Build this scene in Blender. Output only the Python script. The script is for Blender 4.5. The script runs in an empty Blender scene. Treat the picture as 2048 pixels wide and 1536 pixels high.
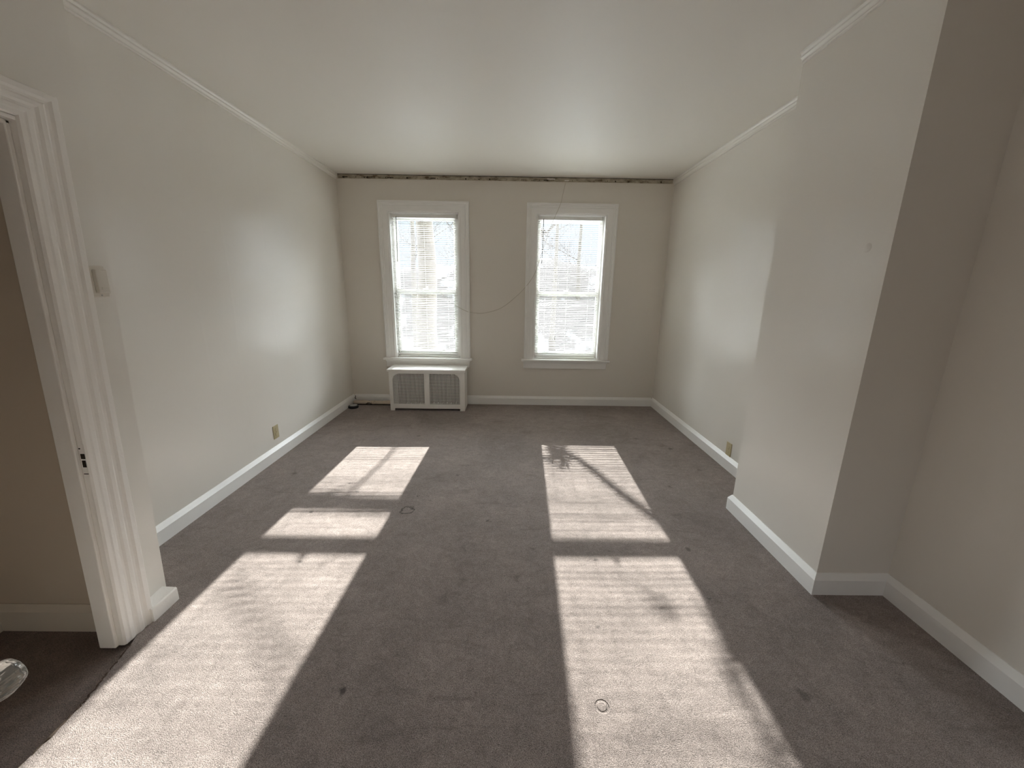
import bpy, bmesh, math, random
from mathutils import Vector, Matrix

scene = bpy.context.scene
COL = scene.collection
R = random.Random(7)

# ------------------------------------------------------------------ camera
PITCH, ROLL, YAW = 0.2378, 0.0151, 0.0070
F_PX = 786.8
fwd = Vector((math.sin(YAW) * math.cos(PITCH), math.cos(YAW) * math.cos(PITCH), -math.sin(PITCH)))
rgt = Vector((math.cos(YAW), -math.sin(YAW), 0))
up = rgt.cross(fwd)
rgt2 = rgt * math.cos(ROLL) + up * math.sin(ROLL)
up2 = up * math.cos(ROLL) - rgt * math.sin(ROLL)
cam = bpy.data.objects.new('camera', bpy.data.cameras.new('camera'))
COL.objects.link(cam)
cam.data.sensor_width = 36
cam.data.lens = 36 * F_PX / 2048
cam.data.clip_start = 0.02
m = Matrix((rgt2, up2, -fwd)).transposed().to_4x4()
m.translation = (0, 0, 1.4606)
cam.matrix_world = m
scene.camera = cam

# ------------------------------------------------------------------ view
vs = scene.view_settings
scene.display_settings.display_device = 'sRGB'
vs.view_transform = 'Standard'
vs.look = 'None'
vs.gamma = 1
vs.use_curve_mapping = False
vs.exposure = 0.18
scene.cycles.max_bounces = 16
scene.cycles.diffuse_bounces = 8
scene.cycles.glossy_bounces = 4
scene.cycles.transmission_bounces = 8
scene.cycles.transparent_max_bounces = 16
scene.cycles.use_denoising = True
scene.cycles.sample_clamp_indirect = 20.0
scene.cycles.caustics_reflective = False
scene.cycles.caustics_refractive = False

# ------------------------------------------------------------------ sky and sun
SUN_TO = Vector((0.030, 1.0, 0.463)).normalized()      # towards the sun
world = bpy.data.worlds.new('winter_sky')
scene.world = world
world.use_nodes = True
nt = world.node_tree
nt.nodes.clear()
n_out = nt.nodes.new('ShaderNodeOutputWorld')
n_bg = nt.nodes.new('ShaderNodeBackground')
n_tc = nt.nodes.new('ShaderNodeTexCoord')
n_sep = nt.nodes.new('ShaderNodeSeparateXYZ')
n_ramp = nt.nodes.new('ShaderNodeValToRGB')
nt.links.new(n_tc.outputs['Generated'], n_sep.inputs[0])
nt.links.new(n_sep.outputs['Z'], n_ramp.inputs[0])
e = n_ramp.color_ramp.elements
e[0].position = 0.0
e[0].color = (0.27, 0.29, 0.32, 1)
e[1].position = 0.32
e[1].color = (12.0, 12.5, 13.2, 1)
k = e.new(0.17); k.color = (0.29, 0.315, 0.35, 1)
k = e.new(0.22); k.color = (3.6, 3.85, 4.2, 1)
k = e.new(0.80); k.color = (4.6, 5.0, 5.7, 1)
n_dot = nt.nodes.new('ShaderNodeVectorMath'); n_dot.operation = 'DOT_PRODUCT'
n_dot.inputs[1].default_value = SUN_TO
nt.links.new(n_tc.outputs['Generated'], n_dot.inputs[0])
n_glow = nt.nodes.new('ShaderNodeMapRange')
n_glow.inputs['From Min'].default_value = -0.6
n_glow.inputs['From Max'].default_value = 1.0
n_glow.inputs['To Min'].default_value = 0.14
n_glow.inputs['To Max'].default_value = 3.0
nt.links.new(n_dot.outputs['Value'], n_glow.inputs['Value'])
nt.links.new(n_glow.outputs['Result'], n_bg.inputs['Strength'])
nt.links.new(n_ramp.outputs['Color'], n_bg.inputs['Color'])
nt.links.new(n_bg.outputs[0], n_out.inputs['Surface'])

sun = bpy.data.objects.new('sun', bpy.data.lights.new('sun', 'SUN'))
sun.data.energy = 27.0
sun.data.angle = math.radians(0.53)
sun.data.color = (1.0, 0.975, 0.93)
sun.rotation_euler = (-SUN_TO).to_track_quat('-Z', 'Y').to_euler()
sun.location = (1, 30, 16)
COL.objects.link(sun)


def area(name, loc, direction, sx, sy, energy, color, portal=False):
    l = bpy.data.lights.new(name, 'AREA')
    l.shape = 'RECTANGLE'; l.size = sx; l.size_y = sy; l.energy = energy; l.color = color
    l.cycles.is_portal = portal
    o = bpy.data.objects.new(name, l)
    o.location = loc
    o.rotation_euler = Vector(direction).to_track_quat('-Z', 'Z').to_euler()
    COL.objects.link(o)
    return o


# daylight entering through the two windows and the added rear opening (sampling portals for the sky)
area('sky_portal_left', (-1.02, 5.20, 1.45), (0, -1, 0), 0.86, 1.76, 1, (1, 1, 1), True)
area('sky_portal_right', (0.705, 5.20, 1.45), (0, -1, 0), 0.86, 1.76, 1, (1, 1, 1), True)
area('sky_portal_rear', (0.1, -2.72, 1.50), (0, 1, 0), 2.0, 1.5, 1, (1, 1, 1), True)


# ------------------------------------------------------------------ materials
def mat(name, color, rough=0.6, spec=0.5, bump=None, var=None, metallic=0.0):
    """bump = list of (scale, strength, distance); var = (scale, amount)"""
    M = bpy.data.materials.new(name)
    M.use_nodes = True
    t = M.node_tree
    b = t.nodes['Principled BSDF']
    b.inputs['Base Color'].default_value = (*color, 1)
    b.inputs['Roughness'].default_value = rough
    b.inputs['Specular IOR Level'].default_value = spec
    b.inputs['Metallic'].default_value = metallic
    tc = t.nodes.new('ShaderNodeTexCoord')
    if var:
        n = t.nodes.new('ShaderNodeTexNoise')
        n.inputs['Scale'].default_value = var[0]
        n.inputs['Detail'].default_value = 4
        t.links.new(tc.outputs['Object'], n.inputs['Vector'])
        mr = t.nodes.new('ShaderNodeMapRange')
        mr.inputs['To Min'].default_value = 1 - var[1]
        mr.inputs['To Max'].default_value = 1 + var[1]
        t.links.new(n.outputs['Fac'], mr.inputs['Value'])
        mx = t.nodes.new('ShaderNodeVectorMath'); mx.operation = 'SCALE'
        mx.inputs[0].default_value = color
        t.links.new(mr.outputs['Result'], mx.inputs['Scale'])
        t.links.new(mx.outputs['Vector'], b.inputs['Base Color'])
    prev = None
    for sc_, st, dist in (bump or []):
        n = t.nodes.new('ShaderNodeTexNoise')
        n.inputs['Scale'].default_value = sc_
        n.inputs['Detail'].default_value = 2
        t.links.new(tc.outputs['Object'], n.inputs['Vector'])
        bp = t.nodes.new('ShaderNodeBump')
        bp.inputs['Strength'].default_value = st
        bp.inputs['Distance'].default_value = dist
        t.links.new(n.outputs['Fac'], bp.inputs['Height'])
        if prev: t.links.new(prev.outputs[0], bp.inputs['Normal'])
        prev = bp
    if prev: t.links.new(prev.outputs[0], b.inputs['Normal'])
    return M


WALL = (0.77, 0.735, 0.68)
M_wall = mat('wall_paint', WALL, 0.24, 0.5, bump=[(3.0, 0.12, 0.010), (90, 0.06, 0.002)], var=(1.2, 0.02))
M_wall_flat = mat('wall_paint_back', (0.74, 0.70, 0.64), 0.45, 0.4, bump=[(4.0, 0.2, 0.008)], var=(1.2, 0.02))
M_ceil = mat('ceiling_paint', (0.83, 0.80, 0.745), 0.58, 0.3, bump=[(1.6, 0.25, 0.01)], var=(0.8, 0.02))
M_fray = mat('frayed_backing', (0.10, 0.075, 0.06), 0.95, 0.05, var=(60, 0.6))
M_hall_trim_shaded = mat('hall_trim_shaded', (0.62, 0.56, 0.48), 0.4, 0.4)  # white trim with the hall's dimness mixed into its colour
M_hall_shaded = mat('hall_paint_shaded', (0.56, 0.48, 0.39), 0.45, 0.4, bump=[(4.0, 0.2, 0.008)], var=(1.2, 0.03))  # room wall paint, darkened and browned to stand in for hall shade
M_trim = mat('white_gloss_paint', (0.87, 0.86, 0.84), 0.32, 0.5, bump=[(45, 0.12, 0.003)], var=(6, 0.02))
M_mould = mat('moulding_paint', (0.80, 0.77, 0.72), 0.34, 0.5)
M_door_trim = mat('thick_white_paint', (0.86, 0.83, 0.79), 0.38, 0.5, bump=[(30, 0.25, 0.004), (120, 0.15, 0.002)], var=(5, 0.03))
M_vinyl = mat('white_sash_paint', (0.80, 0.80, 0.77), 0.4, 0.5)
M_metal_white = mat('white_metal', (0.80, 0.79, 0.76), 0.35, 0.5)
M_ivory = mat('ivory_plastic', (0.50, 0.43, 0.27), 0.4, 0.5)
M_switch = mat('off_white_plastic', (0.72, 0.68, 0.61), 0.4, 0.5)
M_slot = mat('dark_slot', (0.03, 0.022, 0.015), 0.7, 0.2)
M_black = mat('black_rubber', (0.012, 0.012, 0.012), 0.5, 0.4)
M_grey = mat('grey_lid', (0.42, 0.42, 0.42), 0.4, 0.5)
M_cable = mat('grey_cable', (0.50, 0.45, 0.37), 0.6, 0.3)
M_wand = mat('clear_grey_plastic', (0.18, 0.19, 0.19), 0.25, 0.5)
M_cord = mat('white_cord', (0.85, 0.85, 0.83), 0.8, 0.2)
M_brass = mat('tarnished_brass', (0.30, 0.22, 0.10), 0.4, 0.5, metallic=1.0)
M_bark = mat('grey_brown_bark', (0.13, 0.115, 0.095), 0.9, 0.1, bump=[(14, 0.6, 0.03)], var=(5, 0.35))
M_twig = mat('twig_bark', (0.10, 0.09, 0.08), 0.9, 0.1)
M_dark_inside = mat('dark_interior', (0.10, 0.08, 0.065), 0.9, 0.1)
M_radiator_cover = mat('radiator_cover_paint', (0.86, 0.84, 0.80), 0.3, 0.5, bump=[(20, 0.1, 0.002)], var=(3, 0.02))


# blind slats: white painted aluminium, a little light shows through the thin vinyl
M_slat = mat('white_slat', (0.76, 0.76, 0.74), 0.4, 0.5)
t = M_slat.node_tree
b = t.nodes['Principled BSDF']
tr = t.nodes.new('ShaderNodeBsdfTranslucent')
tr.inputs[0].default_value = (0.9, 0.88, 0.78, 1)
ms = t.nodes.new('ShaderNodeMixShader'); ms.inputs[0].default_value = 0.12
t.links.new(b.outputs[0], ms.inputs[1]); t.links.new(tr.outputs[0], ms.inputs[2])
t.links.new(ms.outputs[0], t.nodes['Material Output'].inputs['Surface'])

# window glass: thin pane, clear with a faint reflection
M_glass = bpy.data.materials.new('window_glass'); M_glass.use_nodes = True
t = M_glass.node_tree; t.nodes.clear()
o_ = t.nodes.new('ShaderNodeOutputMaterial'); tp = t.nodes.new('ShaderNodeBsdfTransparent')
gl = t.nodes.new('ShaderNodeBsdfGlossy'); gl.inputs['Roughness'].default_value = 0.02
fr = t.nodes.new('ShaderNodeFresnel'); fr.inputs[0].default_value = 1.25
tp.inputs[0].default_value = (0.95, 0.97, 0.96, 1)
mx = t.nodes.new('ShaderNodeMixShader')
t.links.new(fr.outputs[0], mx.inputs[0]); t.links.new(tp.outputs[0], mx.inputs[1]); t.links.new(gl.outputs[0], mx.inputs[2])
t.links.new(mx.outputs[0], o_.inputs['Surface'])

# fluted glass of the knob
M_knob = bpy.data.materials.new('old_pressed_glass'); M_knob.use_nodes = True
t = M_knob.node_tree
b = t.nodes['Principled BSDF']
b.inputs['Base Color'].default_value = (0.86, 0.87, 0.84, 1)
b.inputs['Roughness'].default_value = 0.06
b.inputs['Transmission Weight'].default_value = 0.8
b.inputs['IOR'].default_value = 1.5


# carpet
def carpet_material(name, colour):
    M = bpy.data.materials.new(name); M.use_nodes = True
    t = M.node_tree; L = t.links
    b = t.nodes['Principled BSDF']
    b.inputs['Roughness'].default_value = 0.95
    b.inputs['Specular IOR Level'].default_value = 0.05
    b.inputs['Sheen Weight'].default_value = 0.15
    b.inputs['Sheen Roughness'].default_value = 0.5
    tc = t.nodes.new('ShaderNodeTexCoord')
    P = tc.outputs['Object']

    def noise(scale, detail=3, rough=0.55, dist=0.0, vec=P):
        n = t.nodes.new('ShaderNodeTexNoise')
        n.inputs['Scale'].default_value = scale; n.inputs['Detail'].default_value = detail
        n.inputs['Roughness'].default_value = rough; n.inputs['Distortion'].default_value = dist
        L.new(vec, n.inputs['Vector']); return n.outputs['Fac']

    def maprange(v, a, b_, c, d):
        n = t.nodes.new('ShaderNodeMapRange')
        for i, x in zip(('From Min', 'From Max', 'To Min', 'To Max'), (a, b_, c, d)): n.inputs[i].default_value = x
        L.new(v, n.inputs['Value']); return n.outputs['Result']

    def math_(op, a, b_):
        n = t.nodes.new('ShaderNodeMath'); n.operation = op
        for i, x in enumerate((a, b_)):
            if isinstance(x, (int, float)): n.inputs[i].default_value = x
            else: L.new(x, n.inputs[i])
        return n.outputs[0]
    big = maprange(noise(1.6, 4, 0.6, 0.6), 0.3, 0.7, 0.84, 1.14)
    mid = maprange(noise(9, 4, 0.65, 1.2), 0.3, 0.7, 0.88, 1.12)
    knot = maprange(noise(42, 3, 0.6, 1.5), 0.3, 0.7, 0.86, 1.14)
    yarn = maprange(noise(330, 2, 0.7, 0.6), 0.34, 0.66, 0.42, 1.56)
    # trodden streaks lying across the pile
    mp = t.nodes.new('ShaderNodeMapping'); mp.inputs['Scale'].default_value = (3.2, 14, 1); mp.inputs['Rotation'].default_value = (0, 0, 0.35)
    L.new(P, mp.inputs['Vector'])
    streak = maprange(noise(1.0, 4, 0.6, 1.0, mp.outputs[0]), 0.58, 0.72, 1.0, 0.80)
    f = math_('MULTIPLY', math_('MULTIPLY', math_('MULTIPLY', big, knot), mid), math_('MULTIPLY', yarn, streak))
    # dark spots and stains
    wob = t.nodes.new('ShaderNodeTexNoise'); wob.inputs['Scale'].default_value = 30; wob.inputs['Detail'].default_value = 3
    L.new(P, wob.inputs['Vector'])
    wo = t.nodes.new('ShaderNodeVectorMath'); wo.operation = 'MULTIPLY_ADD'
    L.new(wob.outputs['Color'], wo.inputs[0]); wo.inputs[1].default_value = (0.06, 0.06, 0)
    L.new(P, wo.inputs[2])
    dent_h = None
    spots = [(-0.12, 2.27, .016, .55), (-0.64, 2.56, .008, .3), (-0.595, 1.153, .014, .35), (1.0, 1.628, .012, .5),
             (1.12, 1.16, .02, .55), (1.06, 2.0, .014, .55), (1.55, 3.5, .02, .55), (1.62, 3.05, .016, .5), (1.3, 3.75, .018, .6),
             (0.2, 3.9, .05, .85), (-0.1, 4.2, .06, .85), (0.5, 4.35, .05, .87), (-1.2, 2.75, .012, .5), (-1.1, 2.62, .014, .45),
             (-1.3, 2.35, .016, .45), (0.15, 2.0, .012, .6), (-1.7, 2.9, .02, .6), (-0.9, 3.75, .02, .6), (-0.4, 2.9, .018, .65),
             (0.42, 1.46, .010, .5), (0.5, 1.9, .012, .6), (-1.12, 1.86, .012, .5), (1.25, 2.75, .015, .6), (-0.3, 1.6, .03, .8), (0.05, 1.75, .02, .75)]
    for (x, y, r, d) in spots:
        n = t.nodes.new('ShaderNodeVectorMath'); n.operation = 'DISTANCE'
        L.new(wo.outputs[0], n.inputs[0]); n.inputs[1].default_value = (x + .025, y + .025, 0)
        f = math_('MULTIPLY', f, maprange(n.outputs['Value'], r * .5, r * 1.4, d, 1.0))
    # square castor mark (four-sided outline) by the left sun patch
    n = t.nodes.new('ShaderNodeVectorMath'); n.operation = 'DISTANCE'
    L.new(wo.outputs[0], n.inputs[0]); n.inputs[1].default_value = (-0.645, 2.405, 0)
    ring = math_('ABSOLUTE', math_('SUBTRACT', n.outputs['Value'], 0.042), 0)
    f = math_('MULTIPLY', f, maprange(ring, 0.002, 0.010, 0.40, 1.0))
    # round castor dents
    hsum = None
    for (x, y) in [(0.35, 1.104), (1.80, 1.098)]:
        n = t.nodes.new('ShaderNodeVectorMath'); n.operation = 'DISTANCE'
        L.new(P, n.inputs[0]); n.inputs[1].default_value = (x, y, 0)
        ring = math_('ABSOLUTE', math_('SUBTRACT', n.outputs['Value'], 0.021), 0)
        h = maprange(ring, 0.002, 0.006, -1.0, 0.0)
        hsum = h if hsum is None else math_('ADD', hsum, h)
    col = t.nodes.new('ShaderNodeVectorMath'); col.operation = 'SCALE'
    col.inputs[0].default_value = colour
    L.new(f, col.inputs['Scale'])
    L.new(col.outputs[0], b.inputs['Base Color'])
    b1 = t.nodes.new('ShaderNodeBump'); b1.inputs['Strength'].default_value = 0.9; b1.inputs['Distance'].default_value = 0.004
    L.new(noise(330, 2, 0.7, 0.6), b1.inputs['Height'])
    b2 = t.nodes.new('ShaderNodeBump'); b2.inputs['Strength'].default_value = 0.35; b2.inputs['Distance'].default_value = 0.012
    L.new(noise(8, 4, 0.6, 1.0), b2.inputs['Height']); L.new(b1.outputs[0], b2.inputs['Normal'])
    b3 = t.nodes.new('ShaderNodeBump'); b3.inputs['Strength'].default_value = 0.8; b3.inputs['Distance'].default_value = 0.006
    L.new(hsum, b3.inputs['Height']); L.new(b2.outputs[0], b3.inputs['Normal'])
    L.new(b3.outputs[0], b.inputs['Normal'])
    return M


CARPET = (0.300, 0.250, 0.230)
M_carpet = carpet_material('taupe_carpet', CARPET)
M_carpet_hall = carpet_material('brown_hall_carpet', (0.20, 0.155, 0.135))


def stained_strip_material():
    """bare plaster and glue left where the ceiling moulding came off"""
    M = mat('bare_plaster_strip', (0.33, 0.29, 0.22), 0.85, 0.2, bump=[(60, 0.4, 0.004)])
    t = M.node_tree; b = t.nodes['Principled BSDF']
    tc = t.nodes.new('ShaderNodeTexCoord')
    mp = t.nodes.new('ShaderNodeMapping'); mp.inputs['Scale'].default_value = (9, 1, 22)
    t.links.new(tc.outputs['Object'], mp.inputs['Vector'])
    n = t.nodes.new('ShaderNodeTexNoise'); n.inputs['Scale'].default_value = 1.0; n.inputs['Detail'].default_value = 5; n.inputs['Roughness'].default_value = 0.65
    t.links.new(mp.outputs[0], n.inputs['Vector'])
    r = t.nodes.new('ShaderNodeValToRGB')
    r.color_ramp.elements[0].position = 0.36; r.color_ramp.elements[0].color = (0.13, 0.09, 0.055, 1)
    r.color_ramp.elements[1].position = 0.62; r.color_ramp.elements[1].color = (0.50, 0.45, 0.36, 1)
    k = r.color_ramp.elements.new(0.46); k.color = (0.34, 0.30, 0.23, 1)
    t.links.new(n.outputs['Fac'], r.inputs[0]); t.links.new(r.outputs[0], b.inputs['Base Color'])
    return M


M_strip = stained_strip_material()


def peeling_pipe_material():
    M = mat('peeling_pipe_paint', (0.6, 0.52, 0.42), 0.7, 0.3, bump=[(40, 0.6, 0.006)])
    t = M.node_tree; b = t.nodes['Principled BSDF']
    tc = t.nodes.new('ShaderNodeTexCoord')
    n = t.nodes.new('ShaderNodeTexNoise'); n.inputs['Scale'].default_value = 14; n.inputs['Detail'].default_value = 4
    t.links.new(tc.outputs['Object'], n.inputs['Vector'])
    r = t.nodes.new('ShaderNodeValToRGB')
    r.color_ramp.elements[0].position = 0.36; r.color_ramp.elements[0].color = (0.07, 0.05, 0.04, 1)
    r.color_ramp.elements[1].position = 0.42; r.color_ramp.elements[1].color = (0.66, 0.57, 0.46, 1)
    t.links.new(n.outputs['Fac'], r.inputs[0]); t.links.new(r.outputs[0], b.inputs['Base Color'])
    return M


M_pipe = peeling_pipe_material()


# ------------------------------------------------------------------ mesh helpers
def box(bm, x0, x1, y0, y1, z0, z1):
    v = [bm.verts.new(p) for p in ((x0, y0, z0), (x1, y0, z0), (x1, y1, z0), (x0, y1, z0), (x0, y0, z1), (x1, y0, z1), (x1, y1, z1), (x0, y1, z1))]
    fs = [bm.faces.new([v[i] for i in f]) for f in ((0, 3, 2, 1), (4, 5, 6, 7), (0, 1, 5, 4), (1, 2, 6, 5), (2, 3, 7, 6), (3, 0, 4, 7))]
    return v


def bbox(bm, x0, x1, y0, y1, z0, z1, r=0.004, seg=2):
    """bevelled box"""
    b2 = bmesh.new()
    box(b2, x0, x1, y0, y1, z0, z1)
    bmesh.ops.bevel(b2, geom=b2.edges[:], offset=r, segments=seg, affect='EDGES', profile=0.5)
    vm = {v: bm.verts.new(v.co) for v in b2.verts}
    for f in b2.faces: bm.faces.new([vm[v] for v in f.verts])
    b2.free()


def sweep(bm, rings, closed_profile=True, caps=True):
    """rings: list of lists of points (same count)"""
    vr = [[bm.verts.new(p) for p in ring] for ring in rings]
    n = len(vr[0])
    for a, b in zip(vr, vr[1:]):
        for i in range(n if closed_profile else n - 1):
            j = (i + 1) % n
            bm.faces.new((a[i], a[j], b[j], b[i]))
    if caps:
        bm.faces.new(vr[0][::-1]); bm.faces.new(vr[-1])


def tube(bm, pts, r, seg=8, caps=True):
    pts = [Vector(p) for p in pts]
    rs = r if isinstance(r, (list, tuple)) else [r] * len(pts)
    rings = []
    nrm = None
    for i, p in enumerate(pts):
        d = (pts[min(i + 1, len(pts) - 1)] - pts[max(i - 1, 0)]).normalized()
        if nrm is None:
            nrm = d.orthogonal().normalized()
        else:
            nrm = (nrm - d * nrm.dot(d)).normalized()
        bi = d.cross(nrm)
        rings.append([p + (nrm * math.cos(2 * math.pi * k / seg) + bi * math.sin(2 * math.pi * k / seg)) * rs[i] for k in range(seg)])
    sweep(bm, rings, True, caps)


def smooth_path(pts, n=6):
    pts = [Vector(p) for p in pts]
    out = []
    for i in range(len(pts) - 1):
        p0 = pts[max(i - 1, 0)]; p1 = pts[i]; p2 = pts[i + 1]; p3 = pts[min(i + 2, len(pts) - 1)]
        for k in range(n):
            s = k / n
            out.append(0.5 * ((2 * p1) + (-p0 + p2) * s + (2 * p0 - 5 * p1 + 4 * p2 - p3) * s * s + (-p0 + 3 * p1 - 3 * p2 + p3) * s ** 3))
    out.append(pts[-1])
    return out


def lathe(bm, prof, seg=32, flute=0, depth=0.0, mtx=None):
    """prof: (r, z) list, revolved about Z"""
    rings = []
    for r, z, *fl in prof:
        a = fl[0] if fl else 0
        ring = []
        for k in range(seg):
            th = 2 * math.pi * k / seg
            rr = r * (1 + a * depth * (math.cos(flute * th) if flute else 0))
            p = Vector((rr * math.cos(th), rr * math.sin(th), z))
            ring.append(mtx @ p if mtx else p)
        rings.append(ring)
    sweep(bm, rings)


def obj(name, bm, material, parent=None, smooth=False, shear=0.0):
    bmesh.ops.remove_doubles(bm, verts=bm.verts[:], dist=1e-6)
    bmesh.ops.recalc_face_normals(bm, faces=bm.faces[:])
    if shear:
        for v in bm.verts: v.co.y += shear * v.co.z
    me = bpy.data.meshes.new(name)
    bm.to_mesh(me); bm.free()
    if smooth:
        for p in me.polygons: p.use_smooth = True
    me.materials.append(material)
    o = bpy.data.objects.new(name, me)
    COL.objects.link(o)
    if parent: o.parent = parent
    return o


def tag(o, label, cat, group=None, kind=None):
    o['label'] = label; o['category'] = cat
    if group: o['group'] = group
    if kind: o['kind'] = kind
    return o


def struct(name, bm, material, label, cat, **kw):
    return tag(obj(name, bm, material, **kw), label, cat, kind='structure')


def thing(name, loc, label, cat, group=None):
    o = bpy.data.objects.new(name, None)
    o.empty_display_size = 0.05
    o.location = loc
    COL.objects.link(o)
    return tag(o, label, cat, group)


def child(name, bm, material, parent, smooth=False, label=None, world=True):
    """mesh given in world coordinates, parented to a thing whose origin is parent.location"""
    off = parent.location.copy() if world else Vector((0, 0, 0))
    p = parent.parent
    while p is not None:
        off += p.location; p = p.parent
    for v in bm.verts: v.co -= off
    o = obj(name, bm, material, parent, smooth)
    if label: o['label'] = label
    return o


# ------------------------------------------------------------------ dimensions
H = 2.70
YB = 4.912                 # inner face of the window wall
XL = -2.008                # left wall
XR = 1.862                 # right wall beside the windows
XC, YC0, YC1 = 1.540, 1.674, 2.430   # chimney breast
XA = 1.897                 # near right wall
XP = -1.630                # face of the doorway partition
YREAR = -2.60
SH = 0.043                 # the old partition leans a little
DOOR_Y0, DOOR_Y1, DOOR_H = 0.47, 1.336, 1.958
WT = 0.20                  # window wall thickness
WIN = [(-1.432, -0.612), (0.298, 1.112)]
WZ0, WZ1 = 0.597, 2.309

# ------------------------------------------------------------------ floor, ceiling, walls
bm = bmesh.new(); sweep(bm, [[(2.2, YREAR - .1, z), (2.2, YB + .05, z), (-2.1, YB + .05, z), (-2.1, 1.44, z), (-1.60, 1.44, z), (-1.556, 1.337, z), (-1.512, 1.131, z), (-1.500, 1.046, z), (-1.50, YREAR - .1, z)] for z in (-.10, 0.0)])
struct('floor', bm, M_carpet, 'worn taupe carpet covering the whole room floor', 'carpet')
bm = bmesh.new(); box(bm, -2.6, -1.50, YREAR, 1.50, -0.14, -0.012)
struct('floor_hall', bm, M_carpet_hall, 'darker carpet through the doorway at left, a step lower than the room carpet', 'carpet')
bm = bmesh.new(); box(bm, -3.0, 2.2, YREAR - .1, YB + WT, H, H + 0.1)
struct('ceiling', bm, M_ceil, 'plain off-white painted ceiling', 'ceiling')

bm = bmesh.new()     # frayed edge of the room carpet in the doorway
ed = smooth_path([(-1.558, 1.338, 0), (-1.535, 1.235, 0), (-1.512, 1.131, 0), (-1.500, 1.046, 0), (-1.500, 0.80, 0), (-1.500, 0.50, 0)], 14)
tube(bm, [p + Vector((R.uniform(-.004, .003), 0, R.uniform(-.003, .002))) for p in ed], [R.uniform(.0015, .0045) for _ in ed], 6)
struct('trim_6', bm, M_fray, 'dark frayed carpet edge across the doorway at left', 'carpet edge')

# window wall with its two openings
bm = bmesh.new()
xs = [-2.2, WIN[0][0], WIN[0][1], WIN[1][0], WIN[1][1], 2.1]
for i in range(5):
    if i in (1, 3):
        box(bm, xs[i], xs[i + 1], YB, YB + WT, -0.3, WZ0)
        box(bm, xs[i], xs[i + 1], YB, YB + WT, WZ1, H + .1)
    else:
        box(bm, xs[i], xs[i + 1], YB, YB + WT, -0.3, H + .1)
struct('wall_back', bm, M_wall_flat, 'beige window wall at the far end of the room', 'wall')


# left wall, with a few old paper seams as relief
def seamed_wall():
    M = M_wall.copy(); M.name = 'wall_paint_seamed'
    t = M.node_tree; L = t.links; b = t.nodes['Principled BSDF']
    tc = t.nodes.new('ShaderNodeTexCoord'); sp = t.nodes.new('ShaderNodeSeparateXYZ')
    L.new(tc.outputs['Object'], sp.inputs[0])
    wn = t.nodes.new('ShaderNodeTexNoise'); wn.inputs['Scale'].default_value = 1.5
    L.new(tc.outputs['Object'], wn.inputs['Vector'])
    h = None
    for y0 in (2.93, 3.42, 2.62):
        a = t.nodes.new('ShaderNodeMath'); a.operation = 'SUBTRACT'; L.new(sp.outputs['Y'], a.inputs[0]); a.inputs[1].default_value = y0
        w = t.nodes.new('ShaderNodeMath'); w.operation = 'MULTIPLY_ADD'; L.new(wn.outputs['Fac'], w.inputs[0]); w.inputs[1].default_value = 0.06
        L.new(a.outputs[0], w.inputs[2])
        ab = t.nodes.new('ShaderNodeMath'); ab.operation = 'ABSOLUTE'; L.new(w.outputs[0], ab.inputs[0])
        mr = t.nodes.new('ShaderNodeMapRange'); L.new(ab.outputs[0], mr.inputs['Value'])
        mr.inputs['From Min'].default_value = 0.0; mr.inputs['From Max'].default_value = 0.02
        mr.inputs['To Min'].default_value = 1; mr.inputs['To Max'].default_value = 0
        if h is None: h = mr.outputs[0]
        else:
            ad = t.nodes.new('ShaderNodeMath'); ad.operation = 'ADD'; L.new(h, ad.inputs[0]); L.new(mr.outputs[0], ad.inputs[1]); h = ad.outputs[0]
    bp = t.nodes.new('ShaderNodeBump'); bp.inputs['Strength'].default_value = 0.2; bp.inputs['Distance'].default_value = 0.002
    L.new(h, bp.inputs['Height'])
    old = b.inputs['Normal'].links[0].from_socket
    L.new(old, bp.inputs['Normal']); L.new(bp.outputs[0], b.inputs['Normal'])
    return M


bm = bmesh.new(); box(bm, XL - .15, XL, 1.50, YB, -0.1, H)
struct('wall_left', bm, seamed_wall(), 'glossy beige left wall running to the windows', 'wall')
bm = bmesh.new(); box(bm, XR, XR + .2, YC1, YB, -0.1, H)
struct('wall_right', bm, M_wall, 'glossy beige right wall between chimney breast and windows', 'wall')
bm = bmesh.new(); box(bm, XC, XA + .2, YC0, YC1, -0.1, H)
struct('wall_chimney', bm, M_wall, 'chimney breast jutting out from the right wall', 'wall')
wc = bpy.data.objects['wall_chimney']
bm = bmesh.new()
lathe(bm, [(.024, -.001), (.020, .0004), (.014, .0007), (.008, .0014), (.003, .0016)], 20, 5, .25, Matrix.Translation((XC, 1.787, 1.656)) @ Matrix.Rotation(-math.pi / 2, 4, 'Y'))
child('plaster_patch', bm, M_wall, wc, smooth=True)
bm = bmesh.new(); box(bm, XA, XA + .2, YREAR, YC0, -0.1, H)
struct('wall_alcove', bm, M_wall, 'near right wall beside the chimney breast', 'wall')

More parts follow.
